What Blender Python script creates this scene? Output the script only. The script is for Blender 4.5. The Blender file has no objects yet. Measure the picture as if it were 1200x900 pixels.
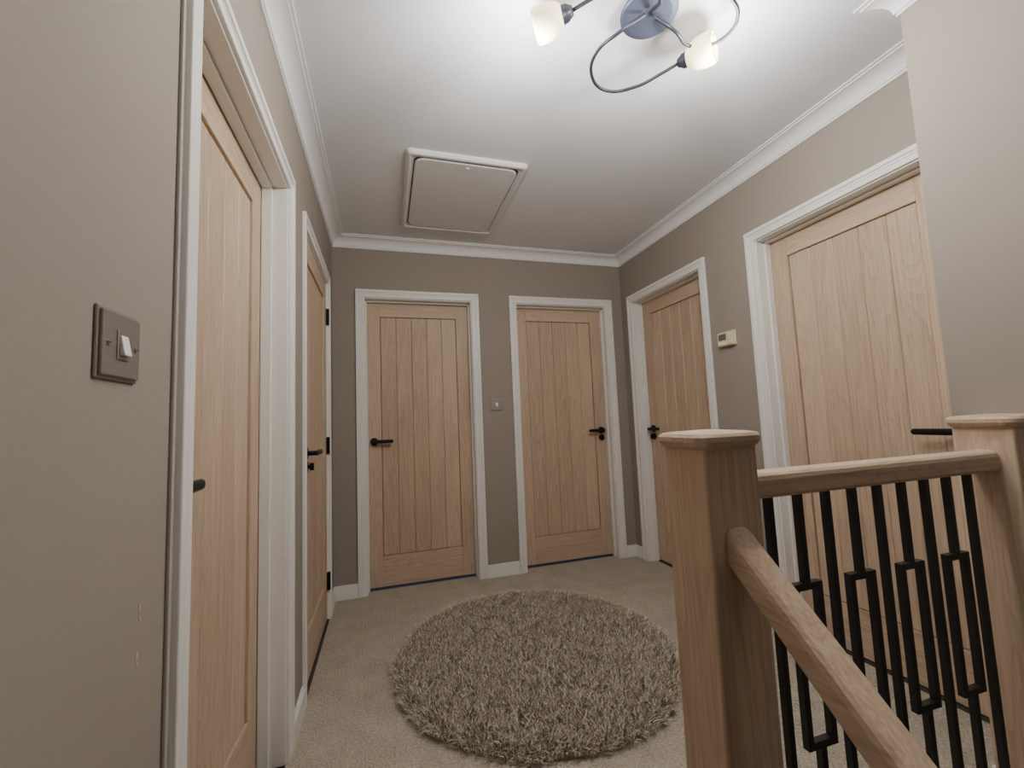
import bpy, bmesh, math, random
import numpy as np
from mathutils import Vector, Matrix
random.seed(7); rng=np.random.default_rng(7)
scene=bpy.context.scene
XL,XR,YB,YN=-0.331,1.892,3.058,-2.35     # left wall, right wall, back wall, far end behind the stairs
XS,YS=1.60,0.84                           # stairwell side wall face and its corner
ZC=2.411                                  # ceiling
ZD=-2.47                                  # downstairs floor
YE=0.66                                   # landing edge (top riser)

# ------------------------------------------------------------------ materials
def newmat(name):
    m=bpy.data.materials.new(name); m.use_nodes=True
    nt=m.node_tree; return m,nt,nt.nodes,nt.links,nt.nodes['Principled BSDF']
def plain(name,col,rough=.5,metal=0.,bump=None,spec=.5):
    m,nt,N,L,b=newmat(name)
    b.inputs['Base Color'].default_value=(*col,1); b.inputs['Roughness'].default_value=rough
    b.inputs['Metallic'].default_value=metal; b.inputs['Specular IOR Level'].default_value=spec
    tc=N.new('ShaderNodeTexCoord'); n=N.new('ShaderNodeTexNoise'); n.inputs['Scale'].default_value=(bump or (40,0.02))[0]
    n.inputs['Detail'].default_value=4
    L.new(tc.outputs['Object'],n.inputs['Vector'])
    bp=N.new('ShaderNodeBump'); bp.inputs['Strength'].default_value=(bump or (40,0.02))[1]; bp.inputs['Distance'].default_value=.01
    L.new(n.outputs['Fac'],bp.inputs['Height']); L.new(bp.outputs['Normal'],b.inputs['Normal'])
    mx=N.new('ShaderNodeMix'); mx.data_type='RGBA'
    mx.inputs[6].default_value=(*[c*.95 for c in col],1); mx.inputs[7].default_value=(*[min(1,c*1.04) for c in col],1)
    n2=N.new('ShaderNodeTexNoise'); n2.inputs['Scale'].default_value=2.5; L.new(tc.outputs['Object'],n2.inputs['Vector'])
    L.new(n2.outputs['Fac'],mx.inputs[0]); L.new(mx.outputs[2],b.inputs['Base Color'])
    return m
def wood(name,axis,light,dark,rough=.5):
    m,nt,N,L,b=newmat(name)
    tc=N.new('ShaderNodeTexCoord'); geo=N.new('ShaderNodeNewGeometry')
    mul=N.new('ShaderNodeVectorMath'); mul.operation='MULTIPLY'; mul.inputs[1].default_value=(7.3,3.1,5.7)
    cmb=N.new('ShaderNodeCombineXYZ')
    for i in range(3): L.new(geo.outputs['Random Per Island'],cmb.inputs[i])
    L.new(cmb.outputs[0],mul.inputs[0])
    add=N.new('ShaderNodeVectorMath'); add.operation='ADD'; L.new(tc.outputs['Object'],add.inputs[0]); L.new(mul.outputs[0],add.inputs[1])
    def mp(s):
        q=N.new('ShaderNodeMapping'); v=[1,1,1]; v[axis]=s; q.inputs['Scale'].default_value=v; L.new(add.outputs[0],q.inputs['Vector']); return q
    q1=mp(.10); n1=N.new('ShaderNodeTexNoise'); n1.inputs['Scale'].default_value=7; n1.inputs['Detail'].default_value=2; n1.inputs['Distortion'].default_value=.4
    L.new(q1.outputs[0],n1.inputs['Vector'])
    k=N.new('ShaderNodeMath'); k.operation='MULTIPLY'; k.inputs[1].default_value=22; L.new(n1.outputs['Fac'],k.inputs[0])
    fr=N.new('ShaderNodeMath'); fr.operation='FRACT'; L.new(k.outputs[0],fr.inputs[0])
    r1=N.new('ShaderNodeValToRGB'); e=r1.color_ramp.elements; e[0].position=0; e[0].color=(.0,.0,.0,1); e[1].position=1; e[1].color=(.0,.0,.0,1)
    x=r1.color_ramp.elements.new(.6); x.color=(.25,.25,.25,1); x=r1.color_ramp.elements.new(.88); x.color=(.65,.65,.65,1)
    L.new(fr.outputs[0],r1.inputs[0])
    q2=mp(.03); n2=N.new('ShaderNodeTexNoise'); n2.inputs['Scale'].default_value=150; n2.inputs['Detail'].default_value=3; L.new(q2.outputs[0],n2.inputs['Vector'])
    q3=mp(.25); n3=N.new('ShaderNodeTexNoise'); n3.inputs['Scale'].default_value=5; L.new(q3.outputs[0],n3.inputs['Vector'])
    m1=N.new('ShaderNodeMath'); m1.operation='MULTIPLY_ADD'; L.new(r1.outputs[0],m1.inputs[0]); m1.inputs[1].default_value=.42
    m2=N.new('ShaderNodeMath'); m2.operation='MULTIPLY_ADD'; L.new(n2.outputs['Fac'],m2.inputs[0]); m2.inputs[1].default_value=1.2; m2.inputs[2].default_value=-.42
    L.new(m2.outputs[0],m1.inputs[2])
    m3=N.new('ShaderNodeMath'); m3.operation='MULTIPLY_ADD'; L.new(n3.outputs['Fac'],m3.inputs[0]); m3.inputs[1].default_value=.6
    m4=N.new('ShaderNodeMath'); m4.operation='MULTIPLY_ADD'; L.new(geo.outputs['Random Per Island'],m4.inputs[0]); m4.inputs[1].default_value=.26; m4.inputs[2].default_value=-.34
    L.new(m4.outputs[0],m3.inputs[2])
    s=N.new('ShaderNodeMath'); s.operation='ADD'; s.use_clamp=True; L.new(m1.outputs[0],s.inputs[0]); L.new(m3.outputs[0],s.inputs[1])
    mx=N.new('ShaderNodeMix'); mx.data_type='RGBA'; mx.inputs[6].default_value=(*light,1); mx.inputs[7].default_value=(*dark,1)
    L.new(s.outputs[0],mx.inputs[0]); L.new(mx.outputs[2],b.inputs['Base Color'])
    b.inputs['Roughness'].default_value=rough; b.inputs['Specular IOR Level'].default_value=.35
    bp=N.new('ShaderNodeBump'); bp.inputs['Strength'].default_value=.12; bp.inputs['Distance'].default_value=.004
    L.new(n2.outputs['Fac'],bp.inputs['Height']); L.new(bp.outputs['Normal'],b.inputs['Normal'])
    return m
def carpet(name,c1,c2,scale):
    m,nt,N,L,b=newmat(name)
    tc=N.new('ShaderNodeTexCoord'); n=N.new('ShaderNodeTexNoise'); n.inputs['Scale'].default_value=scale; n.inputs['Detail'].default_value=6; n.inputs['Roughness'].default_value=.75
    L.new(tc.outputs['Object'],n.inputs['Vector'])
    n2=N.new('ShaderNodeTexNoise'); n2.inputs['Scale'].default_value=9; n2.inputs['Detail'].default_value=4; L.new(tc.outputs['Object'],n2.inputs['Vector'])
    a=N.new('ShaderNodeMath'); a.operation='MULTIPLY_ADD'; a.inputs[1].default_value=.22; L.new(n2.outputs['Fac'],a.inputs[0]); L.new(n.outputs['Fac'],a.inputs[2])
    r=N.new('ShaderNodeValToRGB'); r.color_ramp.elements[0].position=.44; r.color_ramp.elements[1].position=.78
    r.color_ramp.elements[0].color=(*c1,1); r.color_ramp.elements[1].color=(*c2,1)
    L.new(a.outputs[0],r.inputs[0]); L.new(r.outputs[0],b.inputs['Base Color'])
    b.inputs['Roughness'].default_value=1; b.inputs['Specular IOR Level'].default_value=.05
    v=N.new('ShaderNodeTexVoronoi'); v.inputs['Scale'].default_value=scale*1.2; L.new(tc.outputs['Object'],v.inputs['Vector'])
    bp=N.new('ShaderNodeBump'); bp.inputs['Strength'].default_value=.8; bp.inputs['Distance'].default_value=.008
    L.new(v.outputs['Distance'],bp.inputs['Height']); L.new(bp.outputs['Normal'],b.inputs['Normal'])
    return m
M={}
M['wall']=plain('taupe_paint',(.322,.281,.240),.75,bump=(350,.05),spec=.25)
M['ceil']=plain('ceiling_paint',(.80,.815,.84),.9,bump=(200,.04),spec=.1)
M['trim']=plain('white_gloss',(.80,.785,.75),.35,bump=(30,.02))
M['corn']=plain('cornice_white',(.82,.82,.82),.7)
OL,OD=(.635,.482,.345),(.36,.258,.178)
M['oakV']=wood('oak_vertical',2,OL,OD)
M['oakX']=wood('oak_along_x',0,OL,OD)
M['oakY']=wood('oak_along_y',1,OL,OD)
M['groove']=plain('groove_shadow',(.22,.15,.10),.8)
M['black']=plain('black_metal',(.012,.012,.014),.4,.6)
M['blackb']=plain('black_powder_coat',(.012,.012,.013),.45,.0)
M['steel']=plain('brushed_nickel',(.33,.30,.275),.40,.65)
M['white']=plain('white_plastic',(.85,.84,.82),.35)
M['cream']=plain('cream_plastic',(.72,.62,.42),.45)
M['screen']=plain('lcd_screen',(.12,.14,.11),.2)
M['carpet']=carpet('beige_carpet',(.32,.28,.22),(.61,.545,.44),110)
M['gapstrip']=plain('blue_gap_strip',(.05,.06,.16),.6)  # dark blue strip in the gap under two of the doors
M['hatch']=plain('hatch_plastic',(.74,.74,.74),.5)
M['fit']=plain('gunmetal',(.035,.037,.05),.4,.4)
M['disc']=plain('pewter_disc',(.07,.08,.12),.5,.3)
M['dark']=plain('dark_gap',(.05,.04,.035),.9)
M['chip']=plain('bare_plaster',(.50,.39,.25),.9)
M['filler']=plain('grey_caulk',(.42,.39,.35),.8)

# ------------------------------------------------------------------ mesh builder
class MB:
    def __init__(s): s.v=[]; s.f=[]; s.m=[]; s.mats=[]
    def mi(s,k):
        if k not in s.mats: s.mats.append(k)
        return s.mats.index(k)
    def box(s,a,b,c,d,e,f,mat,T=None):
        n=len(s.v); pts=[(x,y,z) for z in (e,f) for y in (c,d) for x in (a,b)]
        if T: pts=[T(*p) for p in pts]
        s.v+=pts; i=s.mi(mat)
        for q in ((0,1,3,2),(4,6,7,5),(0,4,5,1),(2,3,7,6),(0,2,6,4),(1,5,7,3)): s.f.append([n+k for k in q]); s.m.append(i)
    def loft(s,rings,mat,cap=True):
        n=len(s.v); k=len(rings[0]); i=s.mi(mat)
        for r in rings: s.v+=[tuple(p) for p in r]
        for j in range(len(rings)-1):
            for t in range(k):
                s.f.append([n+j*k+t,n+j*k+(t+1)%k,n+(j+1)*k+(t+1)%k,n+(j+1)*k+t]); s.m.append(i)
        if cap:
            s.f.append([n+t for t in range(k)][::-1]); s.m.append(i)
            s.f.append([n+(len(rings)-1)*k+t for t in range(k)]); s.m.append(i)
    def cyl(s,p0,p1,r0,r1,mat,seg=24):
        p0=Vector(p0); p1=Vector(p1); d=(p1-p0).normalized(); a=d.orthogonal().normalized(); b=d.cross(a)
        s.loft([[p+a*math.cos(2*math.pi*t/seg)*r+b*math.sin(2*math.pi*t/seg)*r for t in range(seg)] for p,r in ((p0,r0),(p1,r1))],mat)
    def revolve(s,p,d,prof,mat,seg=32,cap=False):
        p=Vector(p); d=Vector(d).normalized(); a=d.orthogonal().normalized(); b=d.cross(a)
        s.loft([[p+d*h+a*math.cos(2*math.pi*t/seg)*r+b*math.sin(2*math.pi*t/seg)*r for t in range(seg)] for h,r in prof],mat,cap)
    def obj(s,name,parent=None,bevel=0,seg=2,smooth=False):
        me=bpy.data.meshes.new(name); me.from_pydata([tuple(p) for p in s.v],[],s.f)
        for k in s.mats: me.materials.append(M[k])
        me.polygons.foreach_set('material_index',s.m)
        bm=bmesh.new(); bm.from_mesh(me); bmesh.ops.recalc_face_normals(bm,faces=bm.faces); bm.to_mesh(me); bm.free()
        o=bpy.data.objects.new(name,me); scene.collection.objects.link(o)
        if smooth:
            me.polygons.foreach_set('use_smooth',[True]*len(me.polygons))
        if bevel:
            b=o.modifiers.new('bevel','BEVEL'); b.width=bevel; b.segments=seg; b.limit_method='ANGLE'; b.angle_limit=.6
        if parent: o.parent=parent; o.location=-parent.location
        return o
def empty(name,loc):
    e=bpy.data.objects.new(name,None); e.empty_display_size=.1; e.location=loc; scene.collection.objects.link(e); return e
TB=lambda u,v,z:(u,YB-v,z)
TR=lambda u,v,z:(XR-v,u,z)
TL=lambda u,v,z:(XL+v,u,z)
def rrect(cx,cy,w,h,r,z,n=6):
    out=[]
    for sx,sy,a0 in ((1,1,0),(-1,1,90),(-1,-1,180),(1,-1,270)):
        for i in range(n+1):
            a=math.radians(a0+90*i/n); out.append(Vector((cx+sx*(w/2-r)+r*abs(math.cos(a))*sx,cy+sy*(h/2-r)+r*abs(math.sin(a))*sy,z)))
    return out

# ------------------------------------------------------------------ doors table  (T, outer1, outer2, recess, handle side, turn, rail grain)
AW=.055; LN=.006; ZA=2.05
doors=[('door_1',TB,-.182,.682,.085,'lo',False,'oakX'),
       ('door_2',TB,.919,1.794,.085,'hi',True,'oakX'),
       ('door_3',TR,2.085,2.957,.085,'hi',True,'oakY'),
       ('door_4',TR,.905,1.777,.085,'lo',False,'oakY'),
       ('door_5',TL,1.963,2.841,.004,'lo',True,'oakY'),
       ('door_6',TL,.825,1.735,.085,'lo',False,'oakY')]
# ------------------------------------------------------------------ room shell
WT=.13
def wall_with(name,T,u0,u1,ops,z0=0,z1=ZC):
    w=MB(); u=u0
    for a,b in sorted(ops):
        w.box(u,a,-WT,0,z0,z1,'wall',T); w.box(a,b,-WT,0,ZA-AW+.005,z1,'wall',T)
        if z0<0: w.box(a,b,-WT,0,z0,-.0,'wall',T)
        u=b
    w.box(u,u1,-WT,0,z0,z1,'wall',T); return w.obj(name)
op=lambda d:(d[2]+AW-.015,d[3]-AW+.015)
wall_with('wall_back',TB,XL-WT,XR+WT,[op(doors[0]),op(doors[1])])
wall_with('wall_right',TR,YS-.12,YB,[op(doors[2]),op(doors[3])])
wall_with('wall_left',TL,YN,YB,[op(doors[4]),op(doors[5])],z0=ZD)
w=MB(); w.box(XS,XR+WT,YN,YS,ZD,ZC,'wall'); w.obj('wall_stairwell',)
w=MB(); w.box(XL-WT,XR+WT,YN-WT,YN,ZD,ZC,'wall'); w.obj('wall_front')
w=MB(); w.box(XL,XS,YE+.2,YE+.3,ZD,-.26,'wall'); w.obj('wall_lower')
w=MB(); w.box(XL-WT,XR+WT,YN-WT,YB+WT,ZC,ZC+.1,'ceil'); w.obj('ceiling')
w=MB(); w.box(XL-WT,XR+WT,YE,YB+WT,-.02,0,'carpet'); w.box(XL,XS,YE+.004,YB,-.26,-.02,'trim'); w.obj('floor')
w=MB(); w.box(XL-WT,XR+WT,YN-WT,YE+.3,ZD-.1,ZD,'carpet'); w.obj('floor_lower')
# staircase
st=MB(); n=13; rise=-ZD/n; go=.218
for i in range(1,n):
    y1=YE-(i-1)*go; y0=y1-go; zt=-i*rise
    st.box(XL+.001,.552,y0-.02,y1,zt-.04,zt,'carpet'); st.box(XL+.001,.552,y1-.015,y1-.0,zt,zt+rise-.04,'carpet')
st.obj('staircase',bevel=.01,seg=3)
SLOPE=rise/go
def sl(y): return -(YE-y)*SLOPE
st=MB(); ring=lambda x:[Vector((x,YE,-.03)),Vector((x,YE,-.36)),Vector((x,YE-12*go,sl(YE-12*go)-.34)),Vector((x,YE-12*go,sl(YE-12*go)+.02))]
st.loft([ring(.553),ring(.66)],'trim'); st.obj('trim_stair_string')
# cornice
poly=[(XL,YN),(XS,YN),(XS,YS),(XR,YS),(XR,YB),(XL,YB)]
prof=[(0,ZC-.072),(.007,ZC-.072),(.007,ZC-.062)]+[(.068+.056*math.cos(math.radians(t)),ZC-.062+.050*math.sin(math.radians(t))) for t in range(180,89,-9)]+[(.068,ZC-.006),(.080,ZC-.006),(.080,ZC)]
cm=MB(); rings=[]
for off,z in prof:
    ring=[]
    for i in range(len(poly)):
        p=Vector(poly[i]); a=Vector(poly[i-1]); b=Vector(poly[(i+1)%len(poly)])
        d1=(p-a).normalized(); d2=(b-p).normalized(); n1=Vector((-d1.y,d1.x)); n2=Vector((-d2.y,d2.x))
        mt=(n1+n2); mt=mt/ (mt.dot(n1)); q=p+mt*off; ring.append(Vector((q.x,q.y,z)))
    rings.append(ring)
cm.loft(rings,'corn',cap=False); cm.obj('trim_cornice')
# baseboards
def base(name,T,segs,z0=0):
    b=MB()
    for u0,u1 in segs: b.box(u0,u1,0,.015,z0,z0+.078,'trim',T); b.box(u0,u1,0,.009,z0+.078,z0+.090,'trim',T)
    b.obj(name,bevel=.003)
base('baseboard_back',TB,[(XL,-.182),(.682,.919),(1.794,XR)])
base('baseboard_right',TR,[(YS,.905),(1.777,2.085),(2.957,YB-.016)])
base('baseboard_left',TL,[(YE+.02,.825),(1.735,1.963),(2.841,YB-.016)])
w=MB(); w.box(XS+.001,XR-.016,YS,YS+.015,0,.09,'trim'); w.obj('baseboard_return',bevel=.003)
# paint chips and caulk line on the left wall
w=MB()
for (y,z,ry,rz) in ((.743,.863,.004,.006),(.745,.848,.0025,.004),(.740,.802,.003,.006),(.741,.79,.002,.003)):
    pts=[(y+ry*(1+.35*random.uniform(-1,1))*math.cos(t*.785),z+rz*(1+.35*random.uniform(-1,1))*math.sin(t*.785)) for t in range(8)]
    w.loft([[Vector(TL(a,v,b)) for a,b in pts] for v in (0,.0005)],'chip')
w.obj('wall_left_paint_chips')
w=MB(); w.box(.815,.826,0,.006,.0,2.05,'filler',TL); w.obj('trim_caulk',bevel=.002)

# ------------------------------------------------------------------ doors
def lever(mb,T,u,v,z,dr,turn):
    def P(a,b,c): return Vector(T(a,b,c))
    mb.cyl(P(u,v,z),P(u,v+.009,z),.027,.0265,'black',32)
    mb.cyl(P(u,v+.008,z),P(u,v+.046,z),.0105,.0105,'black',20)
    rings=[]; N=14
    L=[(-.012,.4),(-.009,.85),(0,1.),(.02,1.),(.06,.98),(.10,.95),(.122,.92),(.128,.5)]
    for d,s in L:
        rings.append([P(u+dr*d,v+.046+.009*s*math.cos(2*math.pi*t/N),z+.0125*s*math.sin(2*math.pi*t/N)) for t in range(N)])
    mb.loft(rings,'black')
    if turn:
        zz=z-.058
        mb.cyl(P(u,v,zz),P(u,v+.009,zz),.024,.0235,'black',32)
        mb.cyl(P(u,v+.008,zz),P(u,v+.02,zz),.008,.008,'black',16)
        mb.loft([[P(u+sx*.004,v+y,zz+sz*.016) for sx,sz in ((-1,-1),(1,-1),(1,1),(-1,1))] for y in (.018,.034)],'black')
for nm,T,o1,o2,rec,side,hv,hm in doors:
    c=T((o1+o2)/2,0,0); E=empty(nm,c)
    a=MB()
    for s,o in ((1,o1),(-1,o2)):
        lo,hi=sorted((o+s*.016,o+s*AW)); a.box(lo,hi,0,.012,0,ZA-AW,'trim',T)
        lo,hi=sorted((o,o+s*.020)); a.box(lo,hi,.0,.017,0,ZA-.020,'trim',T)
        lo,hi=sorted((o+s*.025,o+s*.032)); a.box(lo,hi,.001,.0145,0,ZA-.025,'trim',T)
    a.box(o1+.016,o2-.016,0,.012,ZA-AW,ZA-.016,'trim',T); a.box(o1,o2,0,.017,ZA-.020,ZA,'trim',T); a.box(o1+.025,o2-.025,.001,.0145,ZA-.032,ZA-.025,'trim',T)
    a.obj('architrave',E,bevel=.004,seg=3)
    i1,i2,zt=o1+AW+LN,o2-AW-LN,ZA-AW-LN
    l=MB()
    l.box(o1+AW-.012,i1,-WT,.001,0,zt+.02,'trim',T); l.box(i2,o2-AW+.012,-WT,.001,0,zt+.02,'trim',T); l.box(i1,i2,-WT,.001,zt,zt+.02,'trim',T)
    if rec>.02:
        s0,s1=-rec+.002,-rec+.036
        l.box(i1,i1+.010,s0,s1,0,zt,'trim',T); l.box(i2-.010,i2,s0,s1,0,zt,'trim',T); l.box(i1,i2,s0,s1,zt-.010,zt,'trim',T)
    l.box(i1,i2,-WT,-rec+.012,.0,.007,'gapstrip' if nm in('door_1','door_2') else 'dark',T)
    l.obj('lining',E,bevel=.002)
    v1=-rec; v0=v1-.038; u0,u1=i1+.003,i2-.003; z0,z1=.014,zt-.003
    st_,tr,br=.095,.105,.20
    f=MB()
    f.box(u0,u0+st_,v0,v1,z0,z1,'oakV',T); f.box(u1-st_,u1,v0,v1,z0,z1,'oakV',T); 
    f.obj('stiles',E,bevel=.002)
    f=MB(); f.box(u0+st_,u1-st_,v0,v1,z1-tr,z1,hm,T); f.box(u0+st_,u1-st_,v0,v1,z0,z0+br,hm,T); f.obj('rails',E,bevel=.002)
    f=MB(); f.box(u0+st_,u1-st_,v0+.01,v1-.014,z0+br,z1-tr,'groove',T); f.obj('panel_back',E)
    f=MB(); npk=5; pw=(u1-u0-2*st_-.004)/npk
    for k in range(npk):
        a0=u0+st_+.002+k*pw
        f.box(a0+.0006,a0+pw-.0006,v0+.012,v1-.008,z0+br+.002,z1-tr-.002,'oakV',T)
    f.obj('planks',E,bevel=.004,seg=1)
    h=MB(); u=u0+.046 if side=='lo' else u1-.046
    lever(h,T,u,v1,.995,1 if side=='lo' else -1,hv)
    h.obj('lever_handle',E,bevel=0,smooth=False)
    if nm=='door_5':
        h=MB()
        for z in (.22,1.0,1.78):
            h.cyl(T(u1+.002,.008,z-.05),T(u1+.002,.008,z+.05),.007,.007,'black',12); h.box(u1-.012,u1+.016,-.002,.004,z-.05,z+.05,'black',T)
        h.obj('hinges',E)

# ------------------------------------------------------------------ switches, thermostat
def switch(nm,T,u,z):
    E=empty(nm,T(u,0,z)); s=MB()
    s.box(u-.045,u+.045,0,.004,z-.045,z+.045,'steel',T); s.box(u-.041,u+.041,.003,.008,z-.041,z+.041,'steel',T)
    s.obj('plate',E,bevel=.002,seg=3)
    s=MB(); s.box(u-.013,u+.013,.006,.0095,z-.019,z+.019,'steel',T); s.obj('surround',E,bevel=.001)
    s=MB(); n=[Vector(T(u+a,v,z+b)) for a,b,v in ((-.008,-.013,.008),(.008,-.013,.008),(.008,.013,.008),(-.008,.013,.008))]
    m=[Vector(T(u+a,v,z+b)) for a,b,v in ((-.008,-.013,.0155),(.008,-.013,.0155),(.008,.013,.0105),(-.008,.013,.0105))]
    s.loft([n,m],'white'); s.obj('rocker',E,bevel=.001)
    s=MB()
    for d in (-1,1): s.cyl(T(u+d*.030,.007,z),T(u+d*.030,.0095,z),.004,.0035,'steel',16); s.box(u+d*.030-.003,u+d*.030+.003,.009,.0098,z-.0006,z+.0006,'dark',T)
    s.obj('screws',E)
switch('light_switch',TL,.665,1.217); switch('light_switch',TB,.793,1.225)
E=empty('thermostat',TR(1.955,0,1.515)); s=MB()
s.box(1.895,2.015,0,.012,1.472,1.558,'cream',TR); s.box(1.900,2.010,.01,.028,1.476,1.554,'cream',TR); s.obj('case',E,bevel=.004,seg=3)
s=MB(); s.box(1.945,2.000,.026,.029,1.508,1.544,'screen',TR); s.obj('display',E,bevel=.001)
s=MB()
for k in range(3): s.box(1.908,1.926,.026,.031,1.489+.021*k,1.501+.021*k,'white',TR)
s.box(1.945,2.0,.026,.0295,1.486,1.498,'white',TR)
s.obj('buttons',E,bevel=.001)

# ------------------------------------------------------------------ loft hatch
E=empty('loft_hatch',(.425,2.37,ZC)); cx,cy=.425,2.37; W,H=.61,.81
s=MB(); s.loft([rrect(cx,cy,W,H,.02,ZC),rrect(cx,cy,W,H,.02,ZC-.010),rrect(cx,cy,W-.016,H-.016,.02,ZC-.020),rrect(cx,cy,W-.035,H-.035,.02,ZC-.022),
  rrect(cx,cy,W-.05,H-.05,.02,ZC-.016),rrect(cx,cy,W-.07,H-.07,.035,ZC-.016),rrect(cx,cy,W-.075,H-.075,.035,ZC-.010),rrect(cx,cy,W-.075,H-.075,.035,ZC-.002)],'hatch'); s.obj('frame',E)
s=MB(); s.loft([rrect(cx,cy,W-.075,H-.075,.035,ZC-.011),rrect(cx,cy,W-.076,H-.076,.035,ZC-.012)],'dark'); s.obj('gap',E)
s=MB(); s.loft([rrect(cx,cy,W-.085,H-.085,.05,ZC-.003),rrect(cx,cy,W-.085,H-.085,.05,ZC-.018),rrect(cx,cy,W-.094,H-.094,.05,ZC-.021)],'hatch'); s.obj('panel',E)
s=MB(); s.cyl((cx,cy-H/2+.075,ZC-.020),(cx,cy-H/2+.075,ZC-.025),.010,.008,'white'); s.obj('latch',E)

# ------------------------------------------------------------------ balustrade
E=empty('stair_balustrade',(1.08,.72,0))
NS=.122; Y0,Y1=YE,YE+NS; XA=.561; XBn=XS-NS-.001
for k,x in enumerate((XA,XBn)):
    s=MB(); s.box(x,x+NS,Y0,Y1,0,1.037,'oakV'); s.obj('newel_%d'%(k+1),E,bevel=.006,seg=3)
    cx,cy=x+NS/2,(Y0+Y1)/2; s=MB(); R=[]
    for w,r,z in ((NS+.002,.008,1.030),(NS+.008,.02,1.034),(NS+.020,.026,1.038),(NS+.028,.030,1.045),(NS+.028,.030,1.054),(NS+.020,.028,1.060),(NS-.01,.024,1.063),(.03,.01,1.066)):
        R.append(rrect(cx,cy,w,w,r,z))
    s.loft(R,'oakX'); s.obj('newel_cap_%d'%(k+1),E)
yc=(Y0+Y1)/2
def railring(c,w,h,up,side):
    pts=[(-.5,-.35),(-.42,-.5),(.42,-.5),(.5,-.35),(.5,.2),(.46,.36),(.36,.46),(.22,.5),(-.22,.5),(-.36,.46),(-.46,.36),(-.5,.2)]
    return [c+side*(a*w)+up*(b*h) for a,b in pts]
s=MB(); up=Vector((0,0,1)); sd=Vector((0,1,0))
s.loft([railring(Vector((x,yc,.949)),.058,.052,up,sd) for x in (XA+NS-.002,XBn+.002)],'oakX'); s.obj('level_rail',E,bevel=.002,seg=2)
s=MB(); s.box(XA+NS,XBn,yc-.03,yc+.03,0,.035,'oakX'); s.obj('base_rail',E,bevel=.004)
def strt(mb,x,y,z0,z1,b=.007): mb.box(x-b,x+b,y-b,y+b,z0,z1,'blackb')
def boxb(mb,x,y,z0,z1,za,zb,w=.039,b=.007,ax=0):
    def bx(a0,a1,c0,c1):
        if ax==0: mb.box(x+a0,x+a1,y-b,y+b,c0,c1,'blackb')
        else: mb.box(x-b,x+b,y+a0,y+a1,c0,c1,'blackb')
    bx(-b,b,z0,za); bx(-b,b,zb,z1); bx(-w,-w+2*b,za,zb); bx(w-2*b,w,za,zb); bx(-w+2*b,w-2*b,za,za+2*b); bx(-w+2*b,w-2*b,zb-2*b,zb)
s=MB(); n=9; dx=(XBn-XA-NS)/(n+1)
for i in range(1,n+1):
    x=XA+NS+dx*i
    if i%2: strt(s,x,yc,.03,.928)
    else: boxb(s,x,yc,.03,.928,.415,.737)
s.obj('balusters',E)
# descending handrail
E=empty('stair_handrail',(.622,-.6,-.4))
ang=math.atan2(rise,go); dirv=Vector((0,-math.cos(ang),-math.sin(ang))); upv=Vector((0,-math.sin(ang),math.cos(ang))); xs=Vector((1,0,0)); xc=XA+NS/2
s=MB(); top=Vector((xc,YE-.0,.853)); Ls=2.62/math.cos(ang)
r1_=railring(top,.058,.052,upv,xs); r1_=[p+dirv*((p.y-YE)/math.cos(ang)) for p in r1_]
s.loft([r1_,railring(top+dirv*Ls,.058,.052,upv,xs)],'oakY')
s.obj('sloping_rail',E,bevel=.002,seg=2)
s=MB(); y=.40; i=0
while y>YE-12*go:
    z1=.853-(YE-y)*SLOPE-.03; z0=sl(y)+.02
    if i%2: strt(s,xc,y,z0,z1)
    else: boxb(s,xc,y,z0,z1,z0+.33,z0+.60,ax=1)
    y-=.1; i+=1
s.obj('stair_balusters',E)
s=MB(); yb=YE-12*go; s.box(XA,XA+NS,yb-NS,yb,ZD,sl(yb)+1.1,'oakV'); s.obj('newel_bottom',E,bevel=.006)

# ------------------------------------------------------------------ shaggy rug
m,nt,N,L,b=newmat('shag_pile'); geo=N.new('ShaderNodeNewGeometry'); r=N.new('ShaderNodeValToRGB')
r.color_ramp.elements[0].color=(.33,.285,.22,1); r.color_ramp.elements[1].color=(.84,.76,.63,1); x=r.color_ramp.elements.new(.6); x.color=(.56,.49,.39,1)
L.new(geo.outputs['Random Per Island'],r.inputs[0]); L.new(r.outputs[0],b.inputs['Base Color']); b.inputs['Roughness'].default_value=.8; b.inputs['Specular IOR Level'].default_value=.2
M['shag']=m
M['rugback']=plain('rug_backing',(.30,.26,.21),.95)
E=empty('shaggy_round_rug',(.66,2.03,0)); cx,cy,R,KY=.665,2.022,.645,1.045
s=MB(); seg=64
s.loft([[Vector((cx+rr*math.cos(2*math.pi*t/seg),cy+KY*rr*math.sin(2*math.pi*t/seg),z)) for t in range(seg)] for rr,z in ((R-.02,.001),(R-.02,.010),(R-.03,.016))],'rugback'); s.obj('backing',E)
nS=66000; rad=R*np.sqrt(rng.random(nS)); th=rng.random(nS)*2*np.pi
rad*=1+.006*np.sin(th*9)+.004*np.sin(th*17+1)-.03*np.exp(-((th-4.52)/.06)**2)
px=cx+rad*np.cos(th); py=cy+KY*rad*np.sin(th)
la=3*np.sin(px*33+2*np.sin(py*27))+3*np.cos(py*37+2*np.sin(px*23))+rng.normal(0,1.4,nS)
ln=.008+.018*rng.random(nS); ox=ln*np.cos(la); oy=ln*np.sin(la)
edge=np.clip((rad/R-.93)/.07,0,1); ox+=edge*.018*np.cos(th); oy+=edge*.018*np.sin(th)
hh=(.030+.014*rng.random(nS))*(1-.35*edge)+.0025*np.sin(px*41)*np.cos(py*39)
wa=rng.random(nS)*np.pi; wx=.0019*np.cos(wa); wy=.0019*np.sin(wa)
V=np.zeros((nS,5,3)); 
V[:,0]=np.stack([px-wx,py-wy,np.full(nS,.012)],1); V[:,1]=np.stack([px+wx,py+wy,np.full(nS,.012)],1)
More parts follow.
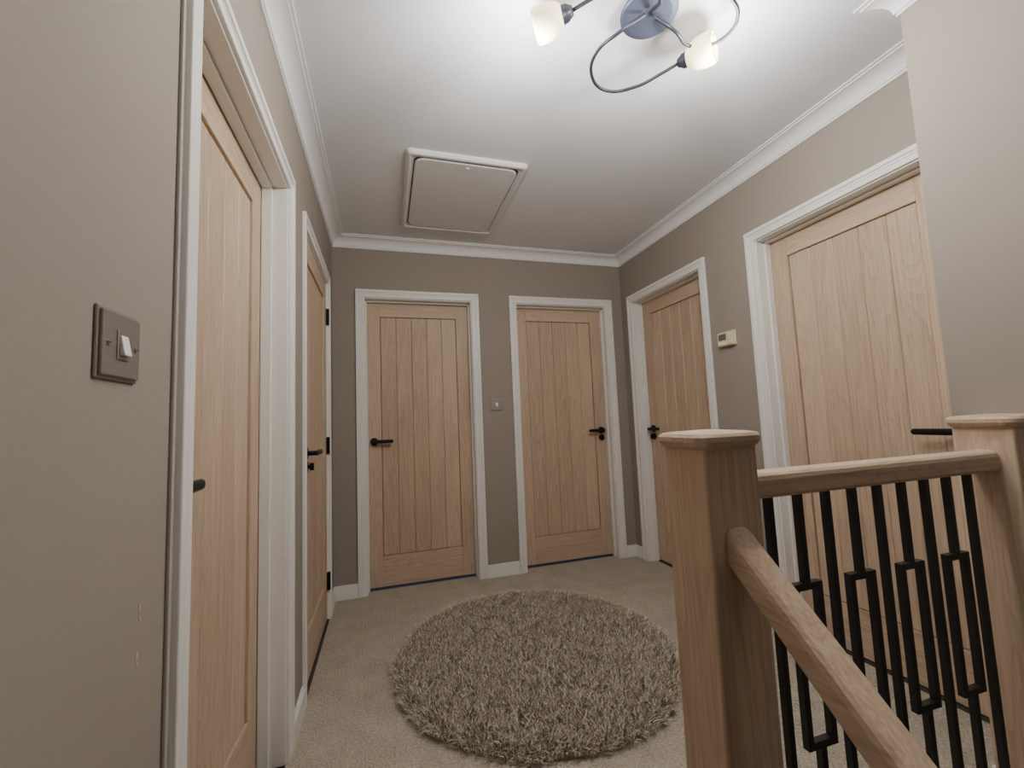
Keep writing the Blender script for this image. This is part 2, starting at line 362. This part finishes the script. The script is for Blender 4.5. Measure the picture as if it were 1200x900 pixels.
V[:,2]=np.stack([px+ox*.35+wx,py+oy*.35+wy,.012+hh*.65],1); V[:,3]=np.stack([px+ox*.35-wx,py+oy*.35-wy,.012+hh*.65],1)
V[:,4]=np.stack([px+ox,py+oy,.012+hh*.93],1)
V=V.reshape(-1,3); fs=[]
for i in range(nS):
    k=5*i; fs.append((k,k+1,k+2,k+3)); fs.append((k+3,k+2,k+4))
me=bpy.data.meshes.new('pile'); me.from_pydata(V.tolist(),[],fs); me.materials.append(m)
o=bpy.data.objects.new('pile',me); scene.collection.objects.link(o); o.parent=E; o.location=-E.location

# ------------------------------------------------------------------ ceiling light
m,nt,N,L,b=newmat('glass_shade'); b.inputs['Roughness'].default_value=.35
b.inputs['Emission Color'].default_value=(1,.82,.48,1); b.inputs['Emission Strength'].default_value=1.6
n=N.new('ShaderNodeTexNoise'); n.inputs['Scale'].default_value=30; mx=N.new('ShaderNodeMix'); mx.data_type='RGBA'; mx.inputs[6].default_value=(.88,.76,.50,1); mx.inputs[7].default_value=(.82,.69,.42,1)
L.new(n.outputs['Fac'],mx.inputs[0]); L.new(mx.outputs[2],b.inputs['Base Color']); M['shade']=m
m,nt,N,L,b=newmat('lamp_bulb'); b.inputs['Base Color'].default_value=(1,.97,.9,1); b.inputs['Emission Color'].default_value=(1,.95,.88,1); b.inputs['Emission Strength'].default_value=10; M['bulb']=m
E=empty('ceiling_light',(.82,1.05,ZC))
s=MB(); s.revolve((.824,1.060,ZC),(0,0,-1),[(0,.001),(0,.040),(.010,.044),(.030,.046),(.034,.086),(.038,.089),(.044,.089),(.049,.085),(.052,.070),(.053,.001)],'disc',48)
s.obj('canopy',E)
def arm(name,pts,tip):
    cu=bpy.data.curves.new(name,'CURVE'); cu.dimensions='3D'; cu.bevel_depth=.0055; cu.bevel_resolution=4; cu.resolution_u=16
    sp=cu.splines.new('BEZIER'); sp.bezier_points.add(len(pts)-1)
    for q,p in zip(sp.bezier_points,pts): q.co=p; q.handle_left_type=q.handle_right_type='AUTO'
    cu.materials.append(M['fit']); o=bpy.data.objects.new(name,cu); scene.collection.objects.link(o); o.parent=E; o.location=-E.location
    p=Vector(pts[-1]); d=(Vector(tip)-p).normalized(); K=1.45
    sc=lambda pr:[(h_*K,r_*K) for h_,r_ in pr]
    h=MB(); h.revolve(p-d*.004,d,sc([(0,.001),(0,.009),(.006,.012),(.012,.016),(.020,.017),(.022,.019),(.026,.019),(.028,.001)]),'fit',24); h.obj(name+'_cup',E,smooth=True)
    h=MB(); h.revolve(p+d*.028,d,sc([(0,.010),(0,.019),(.008,.026),(.022,.032),(.038,.0345),(.052,.034),(.060,.031),(.060,.029),(.052,.032),(.038,.0325),(.022,.030),(.008,.024),(.006,.012)]),'shade',32); h.obj(name+'_shade',E,smooth=True)
    h=MB(); h.revolve(p+d*.034,d,sc([(0,.001),(0,.009),(.012,.014),(.024,.0155),(.034,.012),(.040,.001)]),'bulb',20); h.obj(name+'_bulb',E,smooth=True)
    li=bpy.data.lights.new(name+'_light','POINT'); li.energy=LP; li.color=(1,.97,.935); li.shadow_soft_size=.04
    lo=bpy.data.objects.new(name+'_light',li); scene.collection.objects.link(lo); lo.parent=E; lo.location=p+d*.15+Vector((0,0,-.11))-E.location
LP=15.5
z=2.31
arm('arm_1',[(.80,1.05,2.35),(.729,1.09,z),(.696,1.168,z),(.722,1.262,z),(.81,1.315,z),(.905,1.275,z),(.965,1.195,z),(.996,1.142,z)],(1.056,1.052,z-.01))
arm('arm_2',[(.84,1.05,2.35),(.90,1.040,z),(.98,1.075,z),(1.045,1.06,z),(1.078,1.005,z),(1.056,.945,z),(.99,.905,z),(.92,.88,z),(.86,.85,z)],(.79,.80,z-.01))
arm('arm_3',[(.815,1.035,2.35),(.79,.96,z),(.73,.925,z),(.66,.945,z),(.60,1.005,z),(.553,1.060,z)],(.48,1.113,z-.01))

# ------------------------------------------------------------------ world, camera
wd=bpy.data.worlds.new('world'); scene.world=wd; wd.use_nodes=True; wd.node_tree.nodes['Background'].inputs[0].default_value=(.5,.55,.6,1); wd.node_tree.nodes['Background'].inputs[1].default_value=.3
li=bpy.data.lights.new('stairwell_fill','POINT'); li.energy=6; li.color=(1,.9,.8); li.shadow_soft_size=.12  # added fill light from behind, low in the stairwell, without a fitting
lo=bpy.data.objects.new('stairwell_fill',li); scene.collection.objects.link(lo); lo.location=(.9,-1.6,-.3)
f,yaw,pitch,roll,h=500.428,.292,.086,.042,1.1
fw=Vector((math.sin(yaw)*math.cos(pitch),math.cos(yaw)*math.cos(pitch),math.sin(pitch)))
r0=Vector((math.cos(yaw),-math.sin(yaw),0)); u0=r0.cross(fw); rr=r0*math.cos(roll)-u0*math.sin(roll); uu=rr.cross(fw)
cd=bpy.data.cameras.new('camera'); cd.sensor_width=36; cd.lens=f/1200*36; cd.clip_start=.02
co=bpy.data.objects.new('camera',cd); scene.collection.objects.link(co)
mt=Matrix((rr,uu,-fw)).transposed().to_4x4(); mt.translation=(0,0,h); co.matrix_world=mt
scene.camera=co
scene.view_settings.view_transform='AgX'
scene.view_settings.exposure=.02
